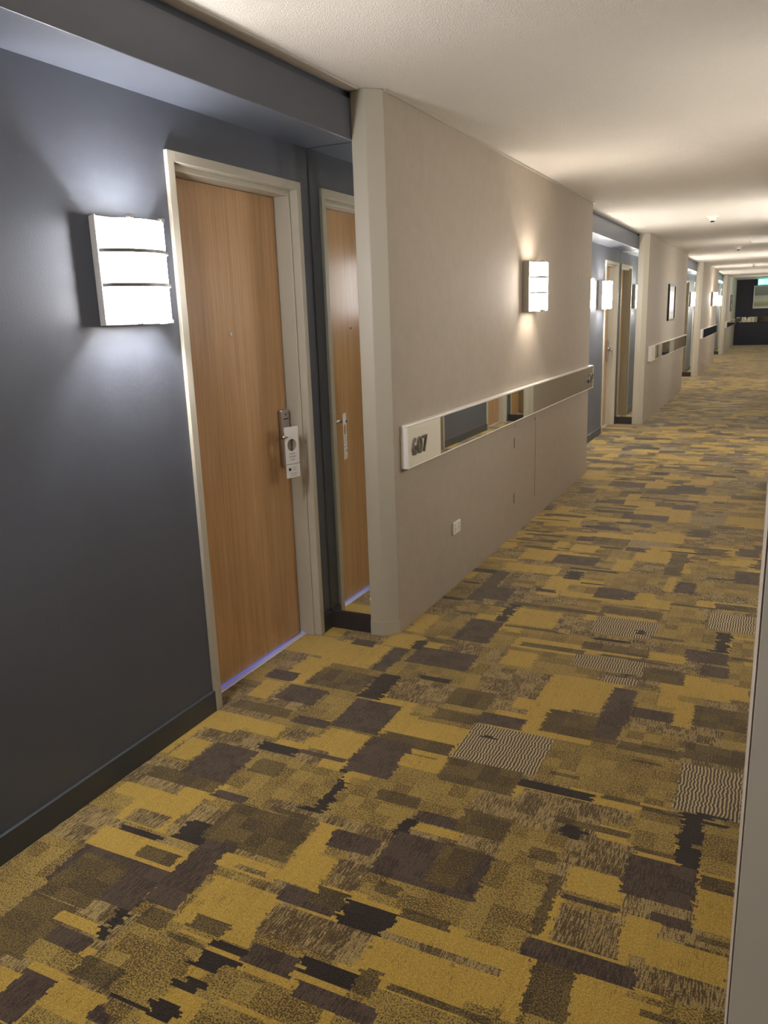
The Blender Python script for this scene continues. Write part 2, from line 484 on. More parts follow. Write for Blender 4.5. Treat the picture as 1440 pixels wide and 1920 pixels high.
CARPET_GAIN = 0.66
CARPET_PAL = [(196, 161, 74), (180, 151, 79), (96, 80, 66), (60, 51, 45), (134, 112, 64), (206, 184, 138), (176, 150, 96)]
CARPET_ALT = [(152, 120, 52), (98, 79, 45), (68, 56, 48), (42, 36, 34), (78, 65, 46), (88, 72, 54), (94, 76, 50)]
PATCHES = [
    (-1.197, -0.918, 4.81, 4.995, 2), (-1.047, -0.762, 4.717, 4.745, 3), (-1.041, -0.951, 4.506, 4.671, 3), (-0.818, -0.662, 4.249, 4.436, 2), (-0.66, -0.59, 4.27, 4.414, 2), (-0.6, -0.498, 4.275, 4.414, 0),
    (-0.476, -0.426, 4.485, 4.75, 0), (-0.419, -0.313, 4.48, 4.684, 2), (-0.513, -0.415, 4.789, 5.257, 4), (-0.121, 0.004, 5.316, 5.502, 2), (-0.123, 0.011, 4.758, 5.003, 2), (-0.727, -0.511, 5.014, 5.203, 0),
    (-0.812, -0.706, 4.756, 5.006, 0), (-1.145, -0.975, 5.094, 5.257, 0), (-0.735, -0.429, 3.753, 3.988, 5), (-0.515, -0.477, 3.805, 3.864, 3), (-0.205, 0.006, 3.992, 4.23, 5), (-0.737, -0.432, 4.036, 4.141, 4),
    (-1.203, -0.708, 3.981, 4.039, 4), (-0.731, -0.427, 3.534, 3.624, 4), (-0.733, -0.418, 3.338, 3.478, 5), (-0.575, -0.429, 3.215, 3.286, 5), (-0.514, -0.477, 3.287, 3.329, 3), (-1.001, -0.699, 3.462, 3.513, 4),
    (-1.039, -0.866, 3.673, 3.693, 3), (-1.126, -0.921, 3.758, 3.923, 0), (-0.194, 0.008, 4.297, 4.389, 4), (-0.411, -0.186, 4.278, 4.308, 4), (-0.443, -0.287, 3.779, 3.801, 4), (-0.424, -0.247, 3.297, 3.433, 4),
    (-0.275, -0.092, 3.565, 3.701, 2), (-0.193, -0.085, 3.434, 3.545, 2), (-0.162, -0.089, 3.719, 3.963, 3), (-0.425, -0.268, 3.515, 3.609, 0), (-0.294, -0.155, 3.748, 3.9, 1), (-0.091, 0.007, 3.705, 3.908, 1),
    (-0.084, 0.009, 3.645, 3.68, 4), (-1.468, -1.375, 3.976, 4.517, 2), (-1.399, -1.246, 4.024, 4.239, 2), (-1.498, -1.309, 3.388, 3.725, 1), (-1.335, -1.157, 3.424, 3.718, 2), (-1.441, -1.129, 3.094, 3.279, 2),
    (-1.553, -1.469, 2.959, 3.223, 2), (-1.826, -1.568, 2.959, 3.223, 0), (-1.89, -1.756, 2.71, 2.979, 0), (-1.885, -1.746, 2.848, 2.971, 0), (-1.777, -1.653, 3.184, 3.254, 2), (-1.76, -1.491, 2.725, 2.904, 4),
    (-1.481, -1.264, 2.963, 3.06, 1), (-1.31, -1.168, 2.954, 2.993, 3), (-1.144, -1.117, 3.06, 3.634, 1), (-1.456, -1.293, 3.348, 3.402, 4), (-1.216, -1.156, 3.72, 3.991, 3), (-1.146, -0.909, 3.712, 3.958, 0),
    (-1.145, -0.89, 3.67, 3.698, 4), (-1.473, -1.33, 3.761, 3.82, 4), (-1.6, -1.467, 3.942, 3.985, 3), (-1.616, -1.452, 4.467, 4.54, 3), (-1.588, -1.478, 4.244, 4.273, 3), (-1.479, -1.432, 3.237, 3.345, 3),
    (-1.457, -1.234, 3.798, 3.915, 1), (-1.146, -1.033, 4.243, 4.299, 2), (-0.66, -0.191, 2.388, 2.67, 1), (-0.189, 0.008, 2.393, 2.684, 5), (-0.78, -0.524, 2.926, 3.213, 0), (-0.711, -0.421, 2.714, 2.897, 4),
    (-0.514, -0.414, 2.744, 3.18, 2), (-0.858, -0.749, 2.85, 2.946, 0), (-0.788, -0.718, 2.682, 2.858, 0), (-0.329, -0.258, 3.081, 3.214, 0), (-0.26, -0.188, 2.935, 3.154, 0), (-0.408, -0.254, 2.952, 3.036, 2),
    (-0.424, -0.209, 2.742, 2.86, 1), (-0.415, -0.195, 2.691, 2.75, 4), (-0.181, 0.006, 2.973, 3.144, 4), (-0.194, 0.009, 2.715, 2.835, 4), (-0.243, 0.004, 3.244, 3.371, 0), (-0.197, -0.085, 3.434, 3.543, 2),
    (-0.655, -0.285, 2.24, 2.321, 6), (-0.708, -0.426, 2.325, 2.374, 3), (-0.403, -0.283, 2.363, 2.389, 4), (-0.277, -0.163, 2.348, 2.373, 4), (-0.293, -0.161, 2.166, 2.345, 1), (-0.089, 0.01, 2.18, 2.333, 1),
    (-0.518, -0.287, 2.183, 2.214, 4), (-0.485, -0.421, 2.117, 2.183, 3), (-0.156, -0.094, 2.144, 2.387, 3), (-0.131, -0.085, 2.242, 2.287, 3), (-0.109, -0.03, 2.386, 2.402, 3), (-0.106, -0.035, 2.348, 2.362, 3),
    (-0.353, -0.25, 2.625, 2.644, 4), (-0.599, -0.497, 2.439, 2.455, 4), (-0.952, -0.639, 2.396, 2.674, 5), (-0.906, -0.833, 2.585, 2.604, 3), (-0.954, -0.773, 2.681, 2.774, 2), (-1.138, -0.941, 2.78, 2.939, 4),
    (-1.372, -1.123, 2.738, 2.939, 6), (-1.13, -0.952, 2.652, 2.735, 4), (-1.264, -1.072, 2.501, 2.562, 0), (-1.25, -0.964, 2.409, 2.485, 4), (-1.476, -1.267, 2.441, 2.687, 2), (-1.484, -1.379, 2.701, 2.943, 3),
    (-1.459, -1.281, 2.265, 2.429, 0), (-1.277, -1.097, 2.187, 2.43, 2), (-1.215, -0.945, 1.939, 2.155, 1), (-1.083, -0.786, 2.075, 2.296, 1), (-1.108, -0.951, 2.29, 2.369, 0), (-0.95, -0.678, 2.256, 2.409, 4),
    (-1.091, -0.94, 2.071, 2.132, 4), (-0.925, -0.759, 2.019, 2.072, 2), (-0.918, -0.759, 1.972, 2.014, 0), (-0.791, -0.628, 2.019, 2.139, 4), (-1.283, -1.241, 2.086, 2.188, 3), (-1.283, -1.227, 2.024, 2.068, 3),
    (-1.285, -1.21, 1.925, 1.978, 3), (-1.273, -1.215, 1.933, 2.119, 3), (-0.954, -0.913, 1.92, 2.019, 3), (-1.964, -1.821, 2.712, 2.802, 2), (-1.934, -1.837, 2.533, 2.699, 0), (-1.808, -1.611, 2.556, 2.698, 2),
    (-1.932, -1.663, 2.422, 2.494, 4), (-1.618, -1.473, 2.476, 2.656, 1), (-1.632, -1.474, 2.407, 2.466, 2), (-1.917, -1.618, 2.275, 2.374, 0), (-1.592, -1.496, 2.283, 2.374, 6), (-1.917, -1.817, 2.016, 2.159, 0),
    (-1.905, -1.612, 1.884, 1.954, 4), (-1.806, -1.57, 1.948, 2.169, 2), (-1.635, -1.473, 2.185, 2.24, 3), (-1.482, -1.288, 2.223, 2.248, 2), (-1.61, -1.251, 1.949, 2.168, 1), (-1.583, -1.469, 2.049, 2.139, 4),
    (-1.939, -1.607, 1.757, 1.828, 0), (-1.611, -1.477, 1.87, 1.913, 2), (-1.61, -1.462, 1.753, 1.824, 6), (-1.792, -1.646, 1.65, 1.72, 6), (-1.589, -1.453, 1.643, 1.744, 3), (-1.779, -1.61, 1.608, 1.633, 3),
    (-1.502, -1.194, 1.679, 1.865, 4), (-1.365, -1.203, 1.878, 1.901, 4), (-1.954, -1.787, 1.179, 1.499, 1), (-1.82, -1.463, 1.513, 1.605, 0), (-1.629, -1.494, 1.529, 1.581, 4), (-1.801, -1.468, 1.34, 1.512, 2),
    (-1.777, -1.596, 1.299, 1.481, 4), (-1.473, -1.362, 1.393, 1.695, 2), (-1.783, -1.603, 1.099, 1.294, 4), (-1.644, -1.486, 1.238, 1.274, 0), (-1.612, -1.482, 1.171, 1.227, 2), (-1.494, -1.46, 1.233, 1.341, 3),
    (-1.62, -1.454, 1.115, 1.172, 1), (-1.436, -1.195, 1.116, 1.339, 1), (-1.461, -1.333, 1.116, 1.18, 4), (-1.437, -1.347, 1.315, 1.382, 4), (-1.341, -1.105, 1.361, 1.557, 0), (-1.379, -1.172, 1.593, 1.651, 0),
    (-1.321, -1.208, 1.6, 1.622, 6), (-1.295, -1.181, 1.361, 1.411, 4), (-1.185, -1.074, 1.334, 1.357, 3), (-1.142, -0.821, 1.211, 1.295, 1), (-1.204, -1.133, 1.263, 1.318, 3), (-1.144, -1.087, 1.295, 1.319, 3),
    (-1.194, -1.125, 1.191, 1.23, 3), (-1.204, -1.131, 1.103, 1.151, 3), (-1.634, -1.549, 0.982, 1.066, 0), (-1.567, -1.463, 0.955, 1.087, 2), (-1.462, -1.312, 1.018, 1.1, 0), (-1.324, -1.267, 1.038, 1.078, 2),
    (-1.291, -1.206, 1.07, 1.096, 1), (-1.319, -1.196, 1.105, 1.12, 3), (-1.321, -1.204, 1.312, 1.326, 4), (-1.494, -1.201, 1.68, 1.873, 4), (-1.189, -1.109, 1.733, 1.894, 0), (-1.185, -1.047, 1.614, 1.753, 0),
    (-1.127, -0.965, 1.795, 1.881, 2), (-0.949, -0.606, 1.74, 1.947, 2), (-0.788, -0.674, 1.774, 1.959, 4), (-1.04, -0.952, 1.646, 1.802, 6), (-0.944, -0.713, 1.661, 1.741, 1), (-0.901, -0.825, 1.678, 1.723, 4),
    (-0.718, -0.605, 1.64, 1.725, 1), (-1.131, -0.949, 1.541, 1.608, 2), (-1.043, -0.947, 1.566, 1.637, 4), (-1.118, -0.82, 1.418, 1.533, 6), (-0.939, -0.799, 1.535, 1.623, 3), (-0.793, -0.651, 1.619, 1.655, 4),
    (-0.807, -0.488, 1.535, 1.557, 6), (-0.947, -0.796, 1.354, 1.4, 3), (-0.921, -0.713, 1.284, 1.333, 2), (-1.089, -0.952, 1.325, 1.388, 2), (-0.798, -0.744, 1.354, 1.431, 4), (-0.808, -0.66, 1.454, 1.492, 0),
    (-0.607, -0.468, 1.439, 1.494, 0), (-0.722, -0.466, 1.394, 1.415, 4), (-0.632, -0.456, 1.678, 2.121, 1), (-0.547, -0.465, 1.98, 2.04, 4), (-0.423, -0.268, 2.004, 2.152, 6), (-0.42, -0.264, 1.893, 1.995, 0),
    (-0.276, -0.089, 1.94, 2.117, 2), (-0.188, -0.086, 1.86, 1.904, 2), (-0.15, -0.087, 2.118, 2.297, 3), (-0.12, -0.088, 2.213, 2.233, 1), (-0.277, -0.16, 2.158, 2.224, 1), (-0.27, -0.159, 2.135, 2.156, 4),
    (-0.088, 0.008, 2.116, 2.314, 1), (-0.081, 0.01, 2.044, 2.101, 4), (-0.085, 0.011, 1.883, 2.029, 0), (-0.074, 0.01, 1.844, 1.862, 4), (-0.246, -0.16, 1.733, 1.868, 0), (-0.18, 0.007, 1.714, 1.812, 0),
    (-0.41, -0.244, 1.699, 1.836, 6), (-0.417, -0.268, 1.856, 1.88, 2), (-0.463, -0.431, 1.696, 1.94, 4), (-0.461, -0.19, 1.624, 1.689, 2), (-0.469, -0.42, 1.52, 1.606, 0), (-0.456, -0.416, 1.421, 1.509, 0),
    (-0.421, -0.314, 1.463, 1.624, 4), (-0.319, -0.188, 1.517, 1.618, 0), (-0.208, 0.004, 1.596, 1.619, 1), (-0.17, -0.082, 1.558, 1.577, 4),
]


def build_floor():
    rng = np.random.default_rng(11)
    base_c, fleck_c, x0, y0, cs = carpet_raster(rng)
    zones = [  # xa, xb, ya, yb, dx, dy
        (-2.10, 0.10, .90, 3.7, .005, .005),
        (-2.10, 0.10, 3.7, 7.8, .0075, .01),
        (-2.10, 0.10, 7.8, YEND, .015, .02),
        (-2.10, 0.10, -3.4, .90, .05, .05),
        (0.10, 1.60, -3.4, YEND, .06, .06),
    ]
    V, Fc, C, D = [], [], [], []
    base = 0
    for xa, xb, ya, yb, dx, dy in zones:
        nx, ny = max(1, round((xb - xa) / dx)), max(1, round((yb - ya) / dy))
        xs, ys = np.linspace(xa, xb, nx + 1), np.linspace(ya, yb, ny + 1)
        gx, gy = np.meshgrid(xs, ys)
        V.append(np.stack([gx.ravel(), gy.ravel(), np.zeros(gx.size)], 1))
        i = np.arange(ny)[:, None] * (nx + 1) + np.arange(nx)[None, :] + base
        Fc.append(np.stack([i, i + 1, i + nx + 2, i + nx + 1], -1).reshape(-1, 4))
        cx = (xs[:-1] + xs[1:]) / 2; cyy = (ys[:-1] + ys[1:]) / 2
        jx = np.clip(((cx - x0) / cs).astype(int), 0, base_c.shape[1] - 1)
        jy = np.clip(((cyy - y0) / cs).astype(int), 0, base_c.shape[0] - 1)
        C.append(base_c[jy[:, None], jx[None, :]].reshape(-1, 4))
        D.append(fleck_c[jy[:, None], jx[None, :]].reshape(-1, 4))
        base += gx.size
    V, Fc, C, D = np.concatenate(V), np.concatenate(Fc), np.concatenate(C), np.concatenate(D)
    me = bpy.data.meshes.new('floor')
    me.vertices.add(len(V)); me.vertices.foreach_set('co', V.astype(np.float32).ravel())
    me.loops.add(Fc.size); me.loops.foreach_set('vertex_index', Fc.astype(np.int32).ravel())
    me.polygons.add(len(Fc)); me.polygons.foreach_set('loop_start', np.arange(0, Fc.size, 4, dtype=np.int32))
    me.update(calc_edges=True)
    for nm, arr in (('carpet_base', C), ('carpet_fleck', D)):
        at = me.attributes.new(nm, 'FLOAT_COLOR', 'FACE')
        at.data.foreach_set('color', np.ascontiguousarray(arr, np.float32).ravel())
    me.materials.append(MAT['carpet'])
    o = link('floor', me)
    struct(o, 'mustard and brown patchwork carpet along the whole corridor')


build_floor()

# ------------------------------------------------------------------ ceiling
o = MB().box(-2.2, 1.7, -3.5, YEND + .1, HC, HC + .1).build('ceiling', MAT['ceiling'])
struct(o, 'off-white ceiling with rough sprayed texture')


# ------------------------------------------------------------------ walls, pillars, recesses
ORD = ['first', 'second', 'third', 'fourth', 'fifth', 'sixth']
DOORS = []     # (side, y_far_outer, direction)


def wall_block(side, k, y1, y2, caps=(True, True)):
    """beige wall between two recesses with cream chamfered end pillars"""
    m = MB()
    m.box(SX(side, 0), SX(side, .5), y1, y2, 0, HC)
    w = m.build('wall_%s' % side, MAT['beige'])
    struct(w, 'beige textured wall with cream end pillars, %s on the %s side' % (ORD[k - 1] + ' ahead' if k else 'behind the camera', side))
    for which, (yy, s) in enumerate(((y1, -1), (y2, 1))):
        if not caps[which]: continue
        p = MB()
        p.prism([(SX(side, 0), yy), (SX(side, CH), yy + s * .06), (SX(side, DC), yy + s * .06), (SX(side, DC), yy)], 0, HC)
        c = p.build('pillar', MAT['cream'], w, bevel=.003)
        c['label'] = 'cream painted chamfered end pillar'
        # the little painted plinth seam at its foot
        p = MB()
        p.prism([(SX(side, -.002), yy - s * .002), (SX(side, CH - .001), yy + s * .063), (SX(side, DC), yy + s * .063), (SX(side, DC), yy)], 0, .075)
        p.build('plinth', MAT['cream'], w, bevel=.0015)
    t = MB().box(SX(side, -.012), SX(side, .01), y1, y2, HC - .012, HC)
    t.build('ceiling_trim', MAT['cream'], w)
    return w


def recess(side, k, ya, yb, doors=('near', 'far'), mirrors=('near', 'far'), lamps=('near', 'far')):
    """dark alcove from wall end ya to next wall start yb: back wall with doorways, bulkhead, mirrors, skirting"""
    a, b = ya + .035, yb - .035          # inner faces of the end walls
    bw = SX(side, DR)
    side_word = 'the %s side' % side
    openings = []
    if 'near' in doors: openings.append((a + .098, a + .098 + .885, 'near'))
    if 'far' in doors: openings.append((b - .098 - .885, b - .098, 'far'))
    m = MB()
    cur = a - .035
    for (p, q, w) in openings:
        m.box(bw, SX(side, DR + .16), cur, p + .03, 0, HC)
        m.box(bw, SX(side, DR + .16), p + .03, q - .03, 2.11, HC)
        cur = q - .03
    m.box(bw, SX(side, DR + .16), cur, b + .035, 0, HC)
    m.box(SX(side, DC + .01), SX(side, DR + .16), ya - .001, a, 0, HC)      # alcove end walls
    m.box(SX(side, DC + .01), SX(side, DR + .16), b, yb + .001, 0, HC)
    wall = m.build('wall_%s_recess' % side, MAT['dark'])
    struct(wall, 'charcoal back wall of the %s door recess on %s' % (ORD[k], side_word))
    bh = MB().box(SX(side, DC - .002), SX(side, DR + .01), a, b, HS, HC - .034)
    bh.box(SX(side, DC + .02), SX(side, DR + .01), a, b, HC - .034, HC)
    h = bh.build('bulkhead', MAT['dark'], wall, bevel=.002)
    h['label'] = 'charcoal bulkhead above the recess'
    MB().box(SX(side, .088), SX(side, DC + .004), a - .03, b + .03, HC - .005, HC).build('ceiling_trim', MAT['trim'], wall)
    # skirting boards between the doorways
    cur = a
    for (p, q, w) in openings + [(b, b, '')]:
        if p - cur > .01:
            s = MB().box(bw, SX(side, DR - .012), cur, p, 0, .09)
            s.build('skirting', MAT['skirt'], wall, bevel=.0015)
        cur = q
    for w, y, s in (('near', a, 1), ('far', b, -1)):
        MB().box(SX(side, DC), SX(side, DR), y, y + s * .012, 0, .095).build('kickboard', MAT['kick'], wall, bevel=.002)
        if w in mirrors:
            g = MB().box(SX(side, DC), SX(side, DR - .002), y, y + s * .006, .097, HS - .003)
            o = g.build('wall_mirror', MAT['mirror'], bevel=.0012, seg=1)
            tag(o, 'tall narrow mirror at the %s end of the %s recess on %s' % (w, ORD[k], side_word), 'mirror', 'full-height alcove mirrors')
    for (p, q, w) in openings:
        door(side, k, p, q, w)
    tint = {('left', 0): 'cool', ('right', 1): 'added'}.get((side, k), 'neutral')  # lamps of the second right recess are added unseen to brighten walls and floor
    if 'far' in lamps: sconce(side, DR, b - 1.246, tint,
                              'lit glass wall lamp beside the %s door of the %s recess on %s' % ('far', ORD[k], side_word))
    if 'near' in lamps: sconce(side, DR, a + 1.246, tint,
                               'lit glass wall lamp beside the %s door of the %s recess on %s' % ('near', ORD[k], side_word))


# ------------------------------------------------------------------ doors
CACHE = {}
N_DOOR = [0]


def cached(key, fn):
    if key not in CACHE: CACHE[key] = fn()
    return CACHE[key]


def door(side, k, p, q, which):
    """p..q outer frame along y; latch on the side next to the alcove end"""
    N_DOOR[0] += 1
    rz = 0.0 if side == 'left' else math.pi
    cy = (p + q) / 2
    root = empty('door_%d' % N_DOOR[0], (SX(side, DR), cy, 0), rz)
    struct(root, 'wood veneer room door in cream frame, %s end of the %s recess on the %s side' % (which, ORD[k], side))
    hw = (q - p) / 2
    # latch direction in local y
    ls = 1 if which == 'far' else -1
    if side == 'right': ls = -ls
    FW = .036

    def frame():
        m = MB()
        zt = 2.142
        # architrave, proud of the wall
        m.box(-.10, .015, -hw, -hw + FW, 0, zt)
        m.box(-.10, .015, hw - FW, hw, 0, zt)
        m.box(-.10, .015, -hw + FW, hw - FW, zt - FW, zt)
        return m.mesh('frame', MAT['cream'], bevel=.002)
    link('frame', cached(('frame', round(hw, 3)), frame), root)

    def stop():
        m = MB()
        i = hw - FW
        m.box(-.16, -.022, -i - .002, -i + .010, 0, 2.106)
        m.box(-.16, -.022, i - .010, i + .002, 0, 2.106)
        m.box(-.16, -.022, -i, i, 2.085, 2.107)
        return m.mesh('door_stop', MAT['cream'], bevel=.003)
    link('door_stop', cached(('stop', round(hw, 3)), stop), root)

    i = hw - FW - .0145

    def leaf():
        return MB().box(-.145, -.10, -i, i, .011, 2.083).mesh('leaf', MAT['wood'], bevel=.001, seg=1)
    lf = link('leaf', cached(('leaf', round(hw, 3)), leaf), root)

    def thr():
        m = MB()
        m.box(-.19, -.068, -hw + .03, hw - .03, 0, .004)
        return m.mesh('threshold', MAT['alu'], bevel=.0015, seg=1)
    link('threshold', cached(('thr', round(hw, 3)), thr), root)
    # lock
    yl = ls * (i - .045)

    def plate():
        m = MB().box(-.10, -.078, -.033, .033, .875, 1.145)
        return m.mesh('lock_plate', MAT['steel'], bevel=.006, smooth=False)
    lp = link('lock_plate', cached('plate', plate), root); lp.location.y = yl
    lp['label'] = 'satin steel card lock plate'

    def slot():
        m = MB().box(-.079, -.0772, -.022, .022, 1.098, 1.103)
        return m.mesh('card_slot', MAT['black'])
    s = link('card_slot', cached('slot', slot), lp)

    def led():
        return MB().cyl((-.079, 0, 1.122), (-.0768, 0, 1.122), .005, n=12).mesh('indicator', MAT['black'])
    link('indicator', cached('led', led), lp)

    def lever(d):
        m = MB()
        m.cyl((-.079, 0, 1.035), (-.070, 0, 1.035), .024, n=20)
        m.tube([(-.075, 0, 1.035), (-.035, 0, 1.035), (-.026, -d * .006, 1.035), (-.022, -d * .02, 1.034), (-.022, -d * .07, 1.032), (-.024, -d * .118, 1.030)],
               [.010, .010, .0105, .0105, .009, .0085], 12)
        return m.mesh('lever', MAT['chrome'], smooth=True)
    link('lever', cached(('lever', ls), lambda: lever(ls)), lp)['label'] = 'chrome lever handle'
    # peephole
    link('peephole', cached('peep', lambda: MB().cyl((-.101, 0, 1.5), (-.097, 0, 1.5), .009, n=16).mesh('peephole', MAT['chrome'], bevel=.001)), root)
    # dim wall of the room behind, so the gap does not open to nothing
    MB().box(-.32, -.30, -hw, hw, 0, 2.2).build('room_backing', MAT['kick'], root)
    return root


# ------------------------------------------------------------------ wall lamps
LW, LB, LZ0, LZ1, LE, LS_ = .306, .244, 1.558, 1.882, .055, .084


def arc_pts(n, depth0, bulge, w):
    """circular arc across the lamp front: list of (x_out, y)"""
    R = (w * w / 4 + bulge * bulge) / (2 * bulge)
    th = math.asin(w / 2 / R)
    return [(depth0 - (R - bulge) + R * math.cos(t), R * math.sin(t)) for t in np.linspace(-th, th, n)]


def strip_mesh(name, mat, pts, z0, z1, th, inner=None):
    """curved band of given thickness along (x, y) points"""
    n = len(pts)
    V, Fs = [], []
    P = [Vector((a, b)) for a, b in pts]
    for i, p in enumerate(P):
        d = (P[min(i + 1, n - 1)] - P[max(i - 1, 0)]).normalized()
        nn = Vector((d.y, -d.x))
        a, b = p, p - nn * th
        V += [(a.x, a.y, z0), (a.x, a.y, z1), (b.x, b.y, z1), (b.x, b.y, z0)]
    for i in range(n - 1):
        k = i * 4
        for j in range(4):
            Fs.append((k + j, k + 4 + j, k + 4 + (j + 1) % 4, k + (j + 1) % 4))
    Fs += [(0, 1, 2, 3), ((n - 1) * 4 + 3, (n - 1) * 4 + 2, (n - 1) * 4 + 1, (n - 1) * 4)]
    me = bpy.data.meshes.new(name)
    me.from_pydata(V, [], Fs)
    bm = bmesh.new(); bm.from_mesh(me); bmesh.ops.recalc_face_normals(bm, faces=bm.faces); bm.to_mesh(me); bm.free()
    me.materials.append(mat)
    if inner is not None:      # only the outer skin of the opal glass glows
        me.materials.append(inner)
        for i, p in enumerate(me.polygons): p.material_index = 0 if (i < 4 * (n - 1) and i % 4 == 0) else 1
    return me


def sconce(side, dep, y, tint, label, power=1.0):
    rz = 0.0 if side == 'left' else math.pi
    root = empty('wall_sconce', (SX(side, dep), y, 0), rz)
    tag(root, label, 'wall lamp', 'corridor wall lamps')
    h, hb = LW / 2, LB / 2
    link('back_plate', cached('lback', lambda: MB().box(0, .008, -hb, hb, LZ0 - .006, LZ1 + .006).box(.004, .034, -hb, hb, LZ1 + .002, LZ1 + .006).box(.004, .034, -hb, hb, LZ0 - .006, LZ0 - .002).mesh('back_plate', MAT['steel'], bevel=.001)), root)
    for s in (-1, 1):
        link('side_plate', cached(('lside', s), lambda: MB().prism([(0, s * hb), (LE, s * h), (LE, s * (h - .005)), (0, s * (hb - .005))], LZ0 - .006, LZ1 + .006).mesh('side_plate', MAT['lamp_side'], bevel=.001)), root)
    pts = arc_pts(25, LE, LS_, LW - .012)
    link('shade', cached(('lglass', tint), lambda: strip_mesh('shade', GLASS[tint], pts, LZ0 + .006, LZ1 - .006, .004, MAT['opal'])), root)
    po = arc_pts(25, LE + .005, LS_ + .002, LW + .002)
    for z in (LZ0 + .118, LZ0 + .222):
        b = link('band', cached(('lband', round(z, 3)), lambda: strip_mesh('band', MAT['band'], po, z - .0055, z + .0055, .004)), root)
        link('clip', cached(('lbclip', round(z, 3)), lambda: MB().box(.075, .092, h * .66, h * .76, z - .005, z + .005).mesh('clip', MAT['chrome'])), b)
    for z in (LZ0, LZ1):
        for yy in (-.07, .085):
            xo = np.interp(yy, [p[1] for p in pts], [p[0] for p in pts])
            link('clip', cached(('lclip', round(z, 3), yy), lambda: MB().box(xo - .012, xo + .006, yy - .007, yy + .007, z - .006, z + .008).mesh('clip', MAT['chrome'], bevel=.002)), root)
    link('lamp_holder', cached('lhold', lambda: MB().cyl((.008, 0, 1.60), (.05, 0, 1.60), .016, .012).cyl((.045, 0, 1.59), (.045, 0, 1.635), .017, .015).mesh('lamp_holder', MAT['white'])), root)
    ld = bpy.data.lights.new('bulb', 'POINT')
    ld.energy = BULB_W * power * (.5 if tint == 'added' else 1.0)
    ld.color = {'cool': COOL, 'warm': WARM}.get(tint, NEUT)
    ld.shadow_soft_size = .045
    lo = bpy.data.objects.new('bulb', ld)
    lo.location = (.08, 0, 1.715)
    COL.objects.link(lo); lo.parent = root
    return root


# ------------------------------------------------------------------ mirrored number rails
def text_mesh(ch, size, ext):
    cu = bpy.data.curves.new('digit', 'FONT')
    cu.body = ch; cu.size = size; cu.extrude = ext; cu.bevel_depth = ext * .35; cu.bevel_resolution = 1
    cu.align_x = 'CENTER'
    ob = bpy.data.objects.new('digit_tmp', cu)
    COL.objects.link(ob)
    dg = bpy.context.evaluated_depsgraph_get()
    me = bpy.data.meshes.new_from_object(ob.evaluated_get(dg))
    bpy.data.objects.remove(ob)
    me.name = 'digit'
    me.materials.clear(); me.materials.append(MAT['digit'])
    return me


RZ0, RZ1, RT = .828, 1.040, .040


def rail(side, k, y1, y2, near_no=None, far_no=None):
    """white box rail on the wall: number plaques at its ends, mirror between"""
    rz = 0.0 if side == 'left' else math.pi
    ln = y2 - y1
    root = empty('number_rail', (SX(side, 0), (y1 + y2) / 2, 0), rz)
    tag(root, 'mirrored rail with white edges and number plaques on the %s beige wall, %s side' % (ORD[k - 1], side), 'wall rail', 'mirrored corridor rails')
    h = ln / 2
    m = MB()
    m.box(0, RT - .006, -h, h, RZ0, RZ1)
    m.box(RT - .006, RT, -h, h, RZ1 - .010, RZ1)
    m.box(RT - .006, RT, -h, h, RZ0, RZ0 + .006)
    m.box(RT - .006, RT, -h, -h + .006, RZ0 + .006, RZ1 - .010)
    m.box(RT - .006, RT, h - .006, h, RZ0 + .006, RZ1 - .010)
    m.build('rail_body', MAT['white'], root, bevel=.0015, seg=1)
    PW = .425
    s = 1 if side == 'left' else -1
    def y_l(y): return s * (y - (y1 + y2) / 2)
    ya, yb = sorted((y_l(y1 + .006), y_l(y1 + PW)))
    pl = MB().box(RT - .006, RT - .001, ya, yb, RZ0 + .007, RZ1 - .011).build('number_plaque', MAT['plaque'], root, bevel=.001)
    pl['label'] = 'pale number plaque at the near end'
    ya, yb = sorted((y_l(y1 + PW + .001), y_l(y2 - .006)))
    g = MB().box(RT - .006, RT - .0025, ya, yb, RZ0 + .007, RZ1 - .011).build('mirror_panel', MAT['mirror'], root)
    for txt, yc in ((near_no, y1 + .135), (far_no, y2 - .13)):
        if not txt: continue
        for j, ch in enumerate(txt):
            me = cached(('digit', ch), lambda: text_mesh(ch, .118, .003))
            d = link('digit', me, root)
            d.matrix_local = Matrix(((0, 0, 1, RT + .004), (1, 0, 0, y_l(yc) + (j - 1) * .064), (0, 1, 0, (RZ0 + RZ1) / 2 - .045), (0, 0, 0, 1)))
    return root


for side, segs in (('left', LEFT), ('right', RIGHT)):
    for k, (y1, y2) in enumerate(segs):
        wall_block(side, k, y1, y2, caps=(k > 0, k < len(segs) - 1))
        if k > 0:
            ya, yb = segs[k - 1][1], y1
            recess(side, k - 1, ya, yb, lamps=() if (side, k) == ('right', 1) else ('near', 'far'))
rail('left', 1, 3.456, 7.80, '607', '609')
rail('left', 2, 11.66, 16.42)
rail('left', 3, 19.75, 24.75)
rail('left', 4, 29.0, 35.1)
rail('right', 3, 11.66, 16.42)
rail('right', 4, 19.75, 24.75)
sconce('left', 0, 5.64, 'warm', 'lit glass wall lamp above the number 607 rail on the beige wall', .45)
sconce('left', 0, 22.5, 'neutral', 'lit glass wall lamp above the rail on the third beige wall, left side', .45)
sconce('right', 0, 13.9, 'neutral', 'lit glass wall lamp on the beige wall facing the monochrome print, right side', .45)
sconce('right', 0, 22.5, 'neutral', 'lit glass wall lamp on the beige wall facing the third left wall, right side', .45)
sconce('right', 0, 31.0, 'neutral', 'lit glass wall lamp on the last beige wall, right side', .45)

lobby = sconce('right', 1.596, 34.0, 'neutral', 'added unseen glass wall lamp on the side wall of the far lobby')  # extra lamp out of view, put in to brighten the end wall and painting

